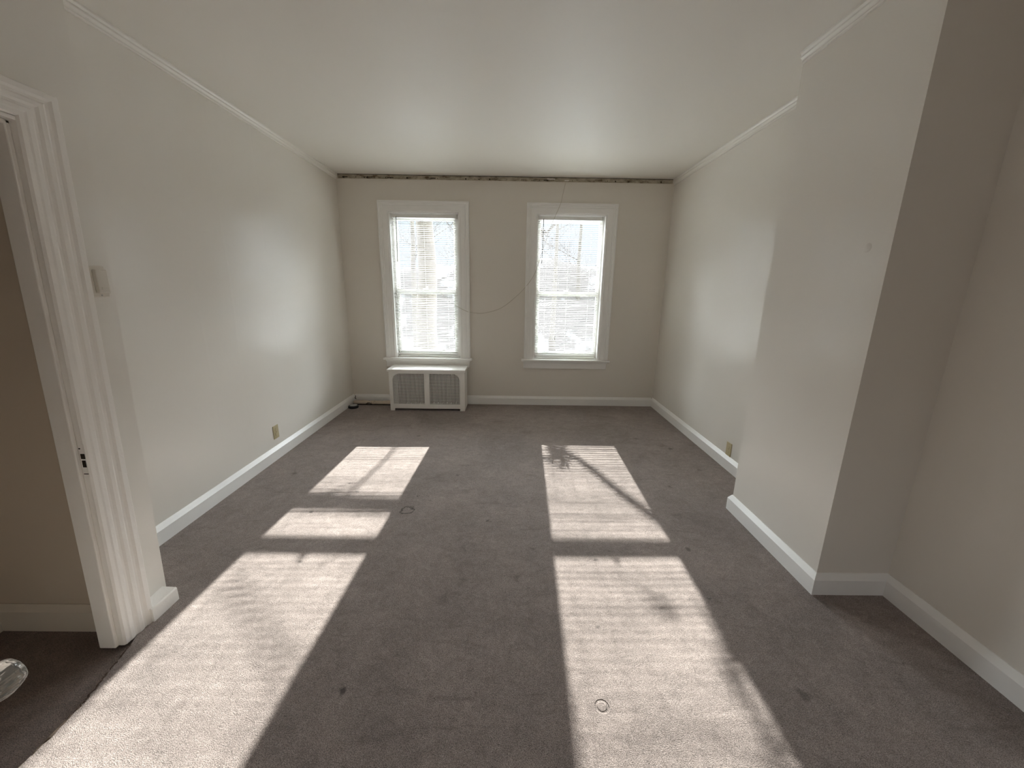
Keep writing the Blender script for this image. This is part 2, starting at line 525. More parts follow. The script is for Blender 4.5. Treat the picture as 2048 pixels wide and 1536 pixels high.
# doorway partition (pier + panel above the door + near panel)
bm = bmesh.new()
sweep(bm, [[(XP - .040, DOOR_Y1 + .012, z), (XP + .008, DOOR_Y1 + .012, z), (XP + .006, 1.455, z), (XP, 1.606, z), (XP - .040, 1.606, z)] for z in (-.05, H - .001)])
box(bm, XP - .040, XP, DOOR_Y0 - .012, DOOR_Y1 + .012, DOOR_H + .012, H - .001)
struct('wall_partition', bm, M_wall, 'beige wall strip around the doorway at left', 'wall', shear=SH)
bm = bmesh.new(); box(bm, XP - .055, XP, YREAR, DOOR_Y0 - .012, -0.05, H)
struct('wall_partition_near', bm, M_wall, 'beige wall on the near side of the doorway at left', 'wall')
bm = bmesh.new(); box(bm, -2.5, XP - .038, 1.43, 1.62, -0.12, H)
struct('wall_hall_end', bm, M_hall_shaded, 'shaded brown-beige wall seen through the doorway', 'wall')
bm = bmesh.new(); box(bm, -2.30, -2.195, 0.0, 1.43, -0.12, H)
struct('wall_hall_side', bm, M_hall_shaded, 'shaded hall side wall at the far left edge', 'wall')
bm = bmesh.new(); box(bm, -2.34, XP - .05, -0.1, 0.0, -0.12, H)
struct('wall_hall_near', bm, M_hall_shaded, 'near end wall of the hall behind the doorway', 'wall')

# rear wall behind the photographer with a wide opening added to let in fill daylight
bm = bmesh.new()
box(bm, -1.7, -0.90, YREAR - .1, YREAR, -.1, H); box(bm, 1.10, 2.1, YREAR - .1, YREAR, -.1, H)
box(bm, -0.90, 1.10, YREAR - .1, YREAR, -.1, 0.75); box(bm, -0.90, 1.10, YREAR - .1, YREAR, 2.25, H)
struct('wall_rear', bm, M_wall, 'wall behind the viewpoint with a wide opening added to admit fill light', 'wall')


# ------------------------------------------------------------------ baseboards
def base_profile(th=0.022, face=0.086, top=0.112):
    return [(0, 0), (th, 0), (th, face - .003), (th - .002, face), (0.004, top), (0, top)]


def run_profile(bm, path, prof, side):
    """path: plan points (x,y); the profile (offset from wall, z) is set off on side (+1 = left of travel) with mitred corners"""
    P = [Vector((x, y)) for x, y in path]
    rings = []
    for i, p in enumerate(P):
        ds = []
        if i > 0: ds.append((P[i] - P[i - 1]).normalized())
        if i < len(P) - 1: ds.append((P[i + 1] - P[i]).normalized())
        ns = [Vector((-d.y, d.x)) * side for d in ds]
        n = ns[0] if len(ns) == 1 else (ns[0] + ns[1]) / (1 + ns[0].dot(ns[1]))
        rings.append([(p.x + n.x * a, p.y + n.y * a, z) for a, z in prof])
    sweep(bm, rings)


bm = bmesh.new(); run_profile(bm, [(XL, 1.63), (XL, YB)], base_profile(), -1)
struct('baseboard_left', bm, M_trim, 'white baseboard along the left wall', 'baseboard')
bm = bmesh.new(); run_profile(bm, [(XL + .023, YB), (XR - .023, YB)], base_profile(), -1)
struct('baseboard_back', bm, M_trim, 'white baseboard under the windows', 'baseboard')
bm = bmesh.new(); run_profile(bm, [(XR, YB), (XR, YC1 + .02)], base_profile(), -1)
struct('baseboard_right', bm, M_trim, 'white baseboard along the right wall beside the windows', 'baseboard')
bm = bmesh.new(); run_profile(bm, [(XR - .03, YC1), (XC, YC1), (XC, YC0), (XA, YC0), (XA, YREAR)], base_profile(), -1)
struct('baseboard_chimney', bm, M_trim, 'white baseboard wrapping the chimney breast and near right wall', 'baseboard')
bm = bmesh.new(); run_profile(bm, [(XP, 1.455), (XP, 1.588)], [(0, 0), (.070, 0), (.070, .060), (.066, .066), (0, .068)], -1)
struct('baseboard_partition', bm, M_door_trim, 'short thick white baseboard block beside the doorway', 'baseboard')
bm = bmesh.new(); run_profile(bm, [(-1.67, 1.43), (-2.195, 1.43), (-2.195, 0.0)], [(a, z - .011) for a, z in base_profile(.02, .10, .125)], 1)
struct('baseboard_hall', bm, M_hall_trim_shaded, 'shaded white baseboard inside the doorway', 'baseboard')

# ------------------------------------------------------------------ ceiling mouldings
crown = [(0, H - .058), (.010, H - .058), (.012, H - .050), (.008, H - .044), (.010, H - .038), (.018, H - .030), (.018, H - .024), (.014, H - .020), (.022, H - .010), (.022, H - .0005), (0, H - .0005)]
bm = bmesh.new(); run_profile(bm, [(XL, 1.60), (XL, YB)], crown, -1)
struct('trim_1', bm, M_mould, 'narrow white ceiling moulding along the left wall', 'moulding')
bm = bmesh.new(); run_profile(bm, [(XR, YB), (XR, YC1)], crown, -1)
struct('trim_2', bm, M_mould, 'narrow white ceiling moulding on the right wall beyond the chimney breast', 'moulding')
bm = bmesh.new(); run_profile(bm, [(XC, YC1), (XC, YC0)], crown, -1)
struct('trim_3', bm, M_mould, 'narrow white ceiling moulding on the chimney breast', 'moulding')

# strip where the moulding is missing above the windows
strip = bpy.data.objects.new('trim_4', None); COL.objects.link(strip)
strip.location = (0, YB, H)
tag(strip, 'bare stained strip where the ceiling moulding is missing above the windows', 'moulding', kind='structure')
bm = bmesh.new()
n = 60
x0, x1 = XL + .024, XR - .024
top_pts, bot_pts = [], []
for i in range(n + 1):
    x = x0 + (x1 - x0) * i / n
    jag = R.uniform(0, .0035) + (0.006 if R.random() < .06 else 0)
    top_pts.append((x, H - .001 - jag)); bot_pts.append((x, H - .047 - R.uniform(0, .002)))
for i in range(n):
    (xa, za), (xb, zb) = top_pts[i], top_pts[i + 1]
    (_, wa), (_, wb) = bot_pts[i], bot_pts[i + 1]
    d = 0.004
    ring = lambda x, zt, zb_: [(x, YB + .001, zb_), (x, YB - d, zb_), (x, YB - d - .001, zt), (x, YB + .001, zt)]
    if i == 0: rings = [ring(xa, za, wa)]
    rings.append(ring(xb, zb, wb))
sweep(bm, rings)
child('bare_strip', bm, M_strip, strip)
bm = bmesh.new()
tube(bm, [(x0, YB - .002, H - .051), (0, YB - .002, H - .051), (x1, YB - .002, H - .051)], .0045, 8)
child('bottom_bead', bm, M_wall_flat, strip)
bm = bmesh.new()
tube(bm, [(x0, YB - .006, H - .0025), (x1, YB - .006, H - .0025)], .0026, 6)
child('gap', bm, M_slot, strip)
bm = bmesh.new()
for i in range(46):     # nail holes and glue dabs
    x = R.uniform(x0 + .05, x1 - .05) if i > 12 else R.choice([-1.1, -0.3, 0.2, 0.35]) + R.uniform(-.12, .12)
    w = R.choice([.003, .004, .005, .012])
    box(bm, x, x + w, YB - .0065, YB - .003, H - .040, H - .030 + R.uniform(0, .006))
for x, w in ((-1.42, .07), (-0.93, .06), (0.36, .05), (-1.93, .06)):
    v = box(bm, x, x + w, YB - .0065, YB - .003, H - .036, H - .028)
child('nail_marks', bm, M_slot, strip)
bm = bmesh.new()
for x, w, z in ((0.40, .09, -.018), (0.60, .05, -.031)):
    b2 = []
    bbox(bm, x, x + w, YB - .010, YB - .003, H + z - .006, H + z + .002, .0015)
child('plaster_flakes', bm, M_trim, strip)


# ------------------------------------------------------------------ windows
def casing_section(w):
    # (across from outer edge, proud of wall)
    return [(0, 0), (0, .030), (.012, .032), (.016, .026), (.030, .026), (.034, .021), (.046, .022), (.052, .017), (w - .020, .017), (w - .014, .020), (w - .002, .020), (w, .015), (w, 0)]


def make_window(idx, x0, x1, gl_, gr_, label):
    w = .117 if idx == 1 else .121
    X0, X1, Z1 = x0 - w, x1 + w, WZ1 + .117
    root = bpy.data.objects.new('window_%d' % idx, None); COL.objects.link(root)
    root.location = ((x0 + x1) / 2, YB, WZ0)
    tag(root, label, 'window', kind='structure')
    # casing: three mitred runs in one frame
    sec = casing_section(w)
    bm = bmesh.new()
    rings = []
    zb = WZ0 + .004
    for (px, pz, ix, iz) in ((X0, zb, 1, 0), (X0, Z1, 1, -1), (X1, Z1, -1, -1), (X1, zb, -1, 0)):
        rings.append([(px + ix * a, YB - p, pz + iz * a) for a, p in sec])
    sweep(bm, rings)
    child('casing', bm, M_trim, root)
    bm = bmesh.new(); bbox(bm, X0 - .030, X1 + .022, YB - .062, YB + .03, WZ0 - .022, WZ0 + .003, .006, 3)
    child('sill', bm, M_trim, root)
    bm = bmesh.new()
    bbox(bm, X0 - .006, X1 - .004, YB - .036, YB, WZ0 - .042, WZ0 - .020, .005)
    bbox(bm, X0 - .002, X1 - .010, YB - .020, YB, WZ0 - .115, WZ0 - .040, .004)
    child('apron', bm, M_trim, root)
    # jambs and stops lining the opening
    bm = bmesh.new()
    box(bm, x0 - .001, x0 + .012, YB - .012, YB + WT, WZ0, WZ1); box(bm, x1 - .012, x1 + .001, YB - .012, YB + WT, WZ0, WZ1)
    box(bm, x0, x1, YB - .012, YB + WT, WZ1 - .012, WZ1 + .001)
    box(bm, x0, x1, YB + .03, YB + WT + .03, WZ0 - .01, WZ0 + .012)
    box(bm, x0 + .012, x0 + gl_, YB + .075, YB + .095, WZ0, WZ1); box(bm, x1 - gr_, x1 - .012, YB + .075, YB + .095, WZ0, WZ1)
    child('jamb', bm, M_trim, root)
    # sashes
    MZ = 1.383
    for nm, ya, yb_, z0, z1, bot, top in (('lower_sash', YB + .098, YB + .126, WZ0 + .012, MZ + .048, .075, .054),
                                         ('upper_sash', YB + .132, YB + .160, MZ, WZ1 - .012, .048, .060)):
        bm = bmesh.new()
        a, c = x0 + gl_ - .026, x1 - gr_ + .026
        st = .050
        box(bm, a, a + st, ya, yb_, z0, z1); box(bm, c - st, c, ya, yb_, z0, z1)
        box(bm, a + st, c - st, ya, yb_, z0, z0 + bot); box(bm, a + st, c - st, ya, yb_, z1 - top, z1)
        s = child(nm, bm, M_vinyl, root)
        bm = bmesh.new()
        ym = (ya + yb_) / 2
        box(bm, a + st - .004, c - st + .004, ym - .0015, ym + .0015, z0 + bot - .004, z1 - top + .004)
        g = child('pane', bm, M_glass, s)
        if nm == 'lower_sash':
            bm = bmesh.new()
            xm = (a + c) / 2 - .02
            bbox(bm, xm - .028, xm + .028, YB + .102, YB + .150, z1, z1 + .012, .003)
            tube(bm, [(xm, YB + .118, z1 + .010), (xm + .006, YB + .112, z1 + .024), (xm + .03, YB + .106, z1 + .026)], [.006, .006, .008], 8)
            child('sash_lock', bm, M_metal_white, root, smooth=True)
    # storm window frame outside
    bm = bmesh.new()
    ya, yb_ = YB + .175, YB + .193
    box(bm, x0 + .010, x0 + .034, ya, yb_, WZ0 + .01, WZ1 - .01); box(bm, x1 - .034, x1 - .010, ya, yb_, WZ0 + .01, WZ1 - .01)
    box(bm, x0 + .034, x1 - .034, ya, yb_, WZ0 + .01, WZ0 + .04); box(bm, x0 + .034, x1 - .034, ya, yb_, WZ1 - .04, WZ1 - .01)
    if idx == 2:
        box(bm, x0 + .034, x1 - .034, ya, ya + .002, 1.268, 1.270)
    child('storm_frame', bm, M_metal_white, root)
    return root


make_window(1, WIN[0][0], WIN[0][1], .034, .062, 'left double-hung window with white casing above the radiator cover')
make_window(2, WIN[1][0], WIN[1][1], .038, .026, 'right double-hung window with white casing and a bare wall below it')


# ------------------------------------------------------------------ blinds
def make_blind(x0, x1, label, tilt, cord_x, wand_x, seed, bottom_tilt):
    rr = random.Random(seed)
    y = YB + .050
    root = thing('window_blind', ((x0 + x1) / 2, y, WZ1 - .014), label, 'blind', 'white slat blinds in the windows')
    bm = bmesh.new()
    bbox(bm, x0, x1, y - .020, y + .020, 2.252, 2.292, .003)
    child('headrail', bm, M_metal_white, root)
    for xx in (x0 - .004, x1 - .012):
        bm = bmesh.new(); bbox(bm, xx, xx + .016, y - .023, y + .022, 2.246, WZ1 - .0125, .003)
        child('bracket', bm, M_metal_white, root)
    pitch, wd = .0216, .0250
    zt, zb = 2.232, 0.664
    ns = int((zt - zb) / pitch)
    bm = bmesh.new()
    wave = 0.0
    for i in range(ns + 1):
        z = zt - i * pitch
        fr_ = i / ns
        wave = .55 * wave + rr.gauss(0, 2.6)
        a = math.radians(tilt + wave + rr.uniform(-1.2, 1.2))
        rings = []
        dz0, dz1 = rr.uniform(-.0016, .0016), rr.uniform(-.0016, .0016)
        ph = rr.uniform(0, 6)
        nx = 7
        for j in range(nx + 1):
            s = j / nx
            x = x0 + .003 + (x1 - x0 - .006) * s
            zz = z + dz0 + (dz1 - dz0) * s + .0010 * math.sin(ph + 7 * s) + bottom_tilt * fr_ * (s - .5) * 2
            aa = a + math.radians(1.2) * math.sin(ph * 2 + 5 * s)
            ring = []
            for q in range(4):     # crowned slat section
                u = -0.5 + q / 3
                cr = .0016 * (1 - (2 * u) ** 2)
                ring.append((x, y + u * wd * math.cos(aa) - cr * math.sin(aa), zz + u * wd * math.sin(aa) + cr * math.cos(aa)))
            ring += [(p[0], p[1], p[2] - .00035) for p in ring[::-1]]
            rings.append(ring)
        sweep(bm, rings)
    child('slats', bm, M_slat, root)
    bm = bmesh.new()
    bbox(bm, x0 + .003, x1 - .003, y - .012, y + .012, 0.630, 0.648, .004)
    br = child('bottom_rail', bm, M_metal_white, root)
    br.rotation_euler = (0, 0, 0)
    for xx in (x0 + .12, (x0 + x1) / 2, x1 - .12):
        bm = bmesh.new()
        for yy in (y - .0135, y + .0135):
            tube(bm, [(xx, yy, 2.254), (xx, yy, 0.640)], .0008, 5)
        child('ladder_cord', bm, M_cord, root)
    bm = bmesh.new()
    tube(bm, [(wand_x, y - .027, 2.262), (wand_x - .002, y - .030, 2.0), (wand_x - .008, y - .030, 1.755)], .0042, 6)
    child('tilt_wand', bm, M_wand, root, smooth=True)
    if cord_x is not None:
        bm = bmesh.new()
        tube(bm, [(cord_x, y - .026, 2.255), (cord_x - .004, y - .030, 1.5), (cord_x - .022, y - .030, 0.88)], .0014, 6)
        tube(bm, [(cord_x - .022, y - .030, 0.885), (cord_x - .0225, y - .030, 0.845)], [.004, .008], 8)
        child('lift_cord', bm, M_cord, root, smooth=True)
    return root


make_blind(-1.424, -0.648, 'lowered white slat blind in the left window above the radiator cover', 12.0, None, -1.352, 3, -.004)
make_blind(0.306, 1.076, 'lowered white slat blind with a hanging cord in the right window', 4.5, 0.585, 0.378, 5, -.003)

# ------------------------------------------------------------------ hanging cable
pts = [(0.611, 4.902, 2.645), (0.585, 4.897, 2.52), (0.558, 4.880, 2.407), (0.500, 4.878, 2.27), (0.451, 4.880, 2.150), (0.356, 4.885, 1.854), (0.290, 4.890, 1.648), (0.195, 4.884, 1.50),
       (0.055, 4.902, 1.356), (-0.126, 4.904, 1.222), (-0.341, 4.904, 1.162), (-0.49, 4.890, 1.172), (-0.555, 4.884, 1.192), (-0.640, 4.895, 1.235), (-0.760, 4.918, 1.315), (-0.86, 4.922, 1.405), (-0.94, 4.924, 1.436)]
bm = bmesh.new(); tube(bm, smooth_path(pts, 6), .0022, 6)
tag(obj('cable', bm, M_cable, smooth=True), 'thin grey cable drooping from the ceiling line across both windows', 'cable')


# ------------------------------------------------------------------ radiator cover
def curve_plate(outlines, depth):
    """flat plate in the XZ plane with holes, thickened along Y"""
    cu = bpy.data.curves.new('plate', 'CURVE'); cu.dimensions = '2D'; cu.fill_mode = 'BOTH'; cu.extrude = depth / 2
    for ol in outlines:
        sp = cu.splines.new('POLY'); sp.points.add(len(ol) - 1); sp.use_cyclic_u = True
        for p, (x, z) in zip(sp.points, ol): p.co = (x, z, 0, 1)
    ob = bpy.data.objects.new('plate_tmp', cu); COL.objects.link(ob)
    dg = bpy.context.evaluated_depsgraph_get()
    me = bpy.data.meshes.new_from_object(ob.evaluated_get(dg))
    bm = bmesh.new(); bm.from_mesh(me)
    bpy.data.objects.remove(ob); bpy.data.curves.remove(cu); bpy.data.meshes.remove(me)
    for v in bm.verts: v.co = Vector((v.co.x, v.co.z, v.co.y))
    return bm


def arc(cx, cz, r, a0, a1, n=8):
    return [(cx + r * math.cos(math.radians(a0 + (a1 - a0) * i / n)), cz + r * math.sin(math.radians(a0 + (a1 - a0) * i / n))) for i in range(n + 1)]


RX0, RX1, RY0, RY1, RZ = -1.438, -0.536, 4.582, 4.868, 0.513
rad = thing('radiator_cover', ((RX0 + RX1) / 2, (RY0 + RY1) / 2, 0), 'white radiator cover with two lattice grilles under the left window', 'radiator cover')
GL = (-1.396, -1.018); GR = (-0.958, -0.594); GZ0, GZ1 = 0.084, 0.460
rc = .085
holeL = [(GL[0], GZ0), (GL[1], GZ0), (GL[1], GZ1)] + arc(GL[0] + rc, GZ1 - rc, rc, 90, 180)
holeR = [(GR[0], GZ0), (GR[1], GZ0)] + arc(GR[1] - rc, GZ1 - rc, rc, 0, 90) + [(GR[0], GZ1)]
outer = [(RX0, 0.0), (RX0 + .052, 0.0), (RX0 + .052, .028), (RX1 - .058, .028), (RX1 - .058, 0.0), (RX1, 0.0), (RX1, .484), (RX0, .484)]
bm = curve_plate([outer, holeL, holeR], .016)
for v in bm.verts: v.co.y += RY0 + .008
child('front_frame', bm, M_radiator_cover, rad)
for x in (RX0, RX1 - .016):
    bm = bmesh.new(); box(bm, x, x + .016, RY0 + .016, RY1, 0.0, .484)
    child('side_panel', bm, M_radiator_cover, rad)
bm = bmesh.new(); bbox(bm, RX0 - .016, RX1 + .012, RY0 - .020, RY1 + .022, .484, RZ, .004)
child('top', bm, M_radiator_cover, rad)
bm = bmesh.new(); box(bm, RX0 + .002, RX1 - .002, RY0 - .007, RY0 + .001, .470, .484)
child('moulding', bm, M_radiator_cover, rad)
for (a, c) in (GL, GR):
    bm = bmesh.new()
    y0 = RY0 + .018
    p = .0158
    nx = int((c - a + .02) / p); nz = int((GZ1 - GZ0 + .02) / p)
    for i in range(nx + 1):
        x = a - .008 + i * p
        box(bm, x - .0026, x + .0026, y0, y0 + .0015, GZ0 - .008, GZ1 + .008)
    for j in range(nz + 1):
        z = GZ0 - .008 + j * p
        box(bm, a - .008, c + .008, y0, y0 + .0015, z - .0026, z + .0026)
    for i in range(nx + 1):
        for j in range(nz + 1):
            x = a - .008 + i * p; z = GZ0 - .008 + j * p
            q = .0058
            v = [bm.verts.new(t_) for t_ in ((x - q, y0 - .001, z), (x, y0 - .001, z - q), (x + q, y0 - .001, z), (x, y0 - .001, z + q), (x, y0 - .0022, z))]
            for k_ in range(4): bm.faces.new((v[k_], v[(k_ + 1) % 4], v[4]))
    child('grille', bm, M_radiator_cover, rad)
# the radiator inside, seen dimly through the lattice
radr = thing('radiator', ((RX0 + RX1) / 2, 4.74, 0), 'dark old radiator hidden behind the lattice grilles of the cover', 'radiator')
for i in range(14):
    x = RX0 + .09 + i * .055
    bm = bmesh.new(); bbox(bm, x - .018, x + .018, 4.66, 4.82, .0 if i in (0, 13) else .05, .43, .012)
    child('column', bm, M_dark_inside, radr)

# pipe along the baseboard and the black disc in the corner
pp = thing('heating_pipe', (-1.70, 4.815, 0), 'pale peeling heating pipe running from the left corner to the radiator cover', 'pipe')
bm = bmesh.new()
P_ = [(-1.972 + .035 * i, 4.812 + R.uniform(-.001, .001), .030 + R.uniform(-.001, .001)) for i in range(15)]
tube(bm, P_, [.0235 + R.uniform(-.0035, .0025) for _ in P_], 12)
child('pipe', bm, M_pipe, pp, smooth=True)
bm = bmesh.new(); bbox(bm, -1.985, -1.455, 4.79, 4.835, 0.0, .012, .004)
child('gap_shade', bm, M_slot, pp)  # dark slab put in for the shaded gap under the pipe

dk = thing('disc', (-1.938, 4.665, 0), 'low black disc with grey lid lying on the carpet in the left corner', 'disc')
bm = bmesh.new(); lathe(bm, [(.054, 0), (.060, .004), (.062, .012), (.060, .024), (.054, .030)], 32, mtx=Matrix.Translation((-1.922, 4.665, 0)))
child('body', bm, M_black, dk, smooth=True)
bm = bmesh.new(); lathe(bm, [(.044, .030), (.044, .033), (.040, .035)], 32, mtx=Matrix.Translation((-1.922, 4.672, 0)))
child('lid', bm, M_grey, dk, label='light grey lid')
bm = bmesh.new()
tube(bm, smooth_path([(-1.968, 4.868, .102), (-1.966, 4.862, .085), (-1.972, 4.862, .070), (-1.958, 4.858, .060)], 4), .005, 6)
tag(obj('hook', bm, M_black, smooth=True), 'small black hook on the baseboard above the pipe in the left corner', 'hook')


# ------------------------------------------------------------------ outlets
def outlet(loc, nx_, label):
    """plate on a wall facing +x (nx_=1) or -x (-1); built facing +x at the origin then turned"""
    root = thing('wall_outlet', loc, label, 'outlet', 'ivory wall outlets')
    bm = bmesh.new(); bbox(bm, 0, .006 * nx_, -.036, .036, -.058, .058, .002) if nx_ > 0 else bbox(bm, -.006, 0, -.036, .036, -.058, .058, .002)
    child('plate', bm, M_ivory, root, world=False)
    for s in (-1, 1):
        bm = bmesh.new()
        mtx = Matrix.Translation((0, 0, s * .0195)) @ Matrix.Rotation(math.pi / 2 * nx_, 4, 'Y') @ Matrix.Diagonal((.82, 1, 1, 1))
        lathe(bm, [(.0172, .004), (.0172, .0075), (.0160, .0082)], 24, mtx=mtx)
        rcp = child('receptacle', bm, M_ivory, root, world=False)
        bm = bmesh.new()
        for yy, h in ((-.0065, .0045), (.0065, .0038)):
            x0_, x1_ = sorted((.0075 * nx_, .0086 * nx_))
            box(bm, x0_, x1_, yy - .0014, yy + .0014, s * .0195 - h + .003, s * .0195 + h + .003)
        tube(bm, [(.0075 * nx_, 0, s * .0195 - .0085), (.0086 * nx_, 0, s * .0195 - .0085)], .0026, 8)
        child('slots', bm, M_slot, rcp, world=False)
    bm = bmesh.new(); tube(bm, [(.005 * nx_, 0, 0), (.0072 * nx_, 0, 0)], .0032, 10)
    child('screw', bm, M_brass, root, world=False)
    return root


outlet((XL, 3.205, 0.232), 1, 'ivory outlet low on the left wall, well above the baseboard')
outlet((XR, 3.092, 0.171), -1, 'ivory outlet just above the baseboard on the right wall by the chimney breast')

# ------------------------------------------------------------------ wall switch by the doorway
sw = thing('light_switch', (XP + .001, 1.603, 1.463), 'off-white light switch between the doorway casing and the wall corner', 'switch')
bm = bmesh.new(); bbox(bm, 0, .007, -.037, .037, -.060, .060, .003)
child('plate', bm, M_switch, sw, world=False)
bm = bmesh.new(); bbox(bm, .007, .022, -.016, .030, -.044, .046, .003)
child('dimmer_body', bm, M_switch, sw, world=False)
bm = bmesh.new(); bbox(bm, .022, .026, -.006, .022, -.030, -.020, .0015)
child('slider', bm, M_switch, sw, world=False)
bm = bmesh.new(); tube(bm, [(.006, 0.004, -.052), (.0082, 0.004, -.052)], .003, 10)
child('screw', bm, M_grey, sw, world=False)

# ------------------------------------------------------------------ doorway casing, jamb and strike plate
dframe = bpy.data.objects.new('trim_5', None); COL.objects.link(dframe)
dframe.location = (XP, DOOR_Y1, 0)
tag(dframe, 'thickly painted white doorway casing and jamb at left', 'door frame', kind='structure')
cw = .134
csec = [(0, 0), (0, .054), (.006, .0595), (.026, .060), (.036, .055), (.046, .0545), (.054, .058), (.068, .0575), (.078, .053), (.086, .0525), (.093, .0555), (.106, .056), (.113, .0545), (cw - .006, .054), (cw, .048), (cw, 0)]
ylo, yhi = DOOR_Y0 - cw, DOOR_Y1 + cw
zt = DOOR_H + .120
bm = bmesh.new()
rings = []
for (py, pz, iy, iz) in ((yhi, 0.0, -1, 0), (yhi, zt, -1, -.79), (ylo, zt, 1, -.79), (ylo, 0.0, 1, 0)):
    rings.append([(XP + p, py + iy * a, pz + iz * a) for a, p in csec])
sweep(bm, rings)
for v in bm.verts: v.co.y += SH * v.co.z
child('casing', bm, M_door_trim, dframe)
bm = bmesh.new()     # jamb lining with the door stop
for ya, yb_, s in ((DOOR_Y1 - .0005, DOOR_Y1 + .012, -1), (DOOR_Y0 - .012, DOOR_Y0 + .0005, 1)):
    box(bm, XP - .040, XP + .048, ya, yb_, 0, DOOR_H + .012)
    q = sorted((ya if s < 0 else yb_, (ya if s < 0 else yb_) + s * .016))
    bbox(bm, XP - .038, XP + .029, q[0], q[1], 0, DOOR_H, .004)
box(bm, XP - .040, XP + .048, DOOR_Y0, DOOR_Y1, DOOR_H, DOOR_H + .012)
bbox(bm, XP - .038, XP + .029, DOOR_Y0, DOOR_Y1, DOOR_H - .014, DOOR_H, .004)
for v in bm.verts: v.co.y += SH * v.co.z
child('jamb', bm, M_door_trim, dframe)
bm = bmesh.new(); bbox(bm, XP + .031, XP + .052, DOOR_Y1 - .0022, DOOR_Y1, .745, .875, .001)
for v in bm.verts: v.co.y += SH * v.co.z
sp_ = child('strike_plate', bm, M_door_trim, dframe, label='painted-over strike plate with two black holes')
bm = bmesh.new()
box(bm, XP + .034, XP + .049, DOOR_Y1 - .0032, DOOR_Y1 - .001, .818, .838)
box(bm, XP + .035, XP + .048, DOOR_Y1 - .0032, DOOR_Y1 - .001, .785, .812)
box(bm, XP + .032, XP + .037, DOOR_Y1 - .0032, DOOR_Y1 - .001, .856, .861)
box(bm, XP + .033, XP + .050, DOOR_Y1 - .0032, DOOR_Y1 - .001, .757, .760)
for v in bm.verts: v.co.y += SH * v.co.z
child('bolt_holes', bm, M_slot, sp_)

# ------------------------------------------------------------------ open door (out of frame) and its glass knob
dr = bpy.data.objects.new('door_1', None); COL.objects.link(dr)
dr.location = (-1.57, 0.385, 0)
tag(dr, 'open white door at the left edge, with a fluted glass knob', 'door', kind='structure')
bm = bmesh.new()
lx0, lx1, ly0, ly1 = -1.565, -0.752, 0.397, 0.435
bbox(bm, lx0, lx1, ly0, ly1, .012, 1.945, .003)
child('leaf', bm, M_door_trim, dr)
bm = bmesh.new()
for z0, z1 in ((.22, .72), (.98, 1.82)):
    for x0_, x1_ in ((lx0 + .11, lx0 + .37), (lx0 + .46, lx1 - .11)):
        for a, c, d_, e_ in ((x0_, x1_, z0, z0 + .02), (x0_, x1_, z1 - .02, z1), (x0_, x0_ + .02, z0, z1), (x1_ - .02, x1_, z0, z1)):
            bbox(bm, a, c, ly1 - .001, ly1 + .008, d_, e_, .003)
child('panel_moulding', bm, M_door_trim, dr)
KX, KZ = -0.793, 0.852
bm = bmesh.new()
rotk = Matrix.Translation((KX, ly1, KZ)) @ Matrix.Rotation(-math.pi / 2, 4, 'X')
lathe(bm, [(.010, .030, 0), (.016, .034, .3), (.0245, .040, 1), (.0275, .050, 1), (.0275, .060, 1), (.0255, .068, .8), (.0235, .072, .4), (.0225, .0755, 0), (.012, .0775, 0)], 96, 12, .045, rotk)
kn = child('door_knob', bm, M_knob, dr, label='fluted clear glass knob')
bm = bmesh.new()
lathe(bm, [(.026, 0), (.026, .003), (.020, .006), (.011, .008), (.010, .032)], 32, mtx=rotk)
child('rosette', bm, M_brass, dr, smooth=True, label='tarnished brass rosette')


# ------------------------------------------------------------------ outdoors
bm = bmesh.new()
gx, gy = 80, 100
gv = {}
for i in range(gx + 1):
    for j in range(gy + 1):
        x = -60 + 120 * i / gx; y = 5.5 + 60 * j / gy
        z = -3.2 + .15 * math.sin(y * .33 + x * .1)
        if y > 27.5:      # a steep wooded bank behind the yard
            z += min(1.5 * (y - 27.5), 6.2 + .03 * (y - 27.5)) + .5 * math.sin(x * .21 + 1) + .25 * math.sin(x * .7) + .15 * math.sin(x * 1.9 + y)
        gv[i, j] = bm.verts.new((x, y, z))
for i in range(gx):
    for j in range(gy):
        bm.faces.new((gv[i, j], gv[i + 1, j], gv[i + 1, j + 1], gv[i, j + 1]))


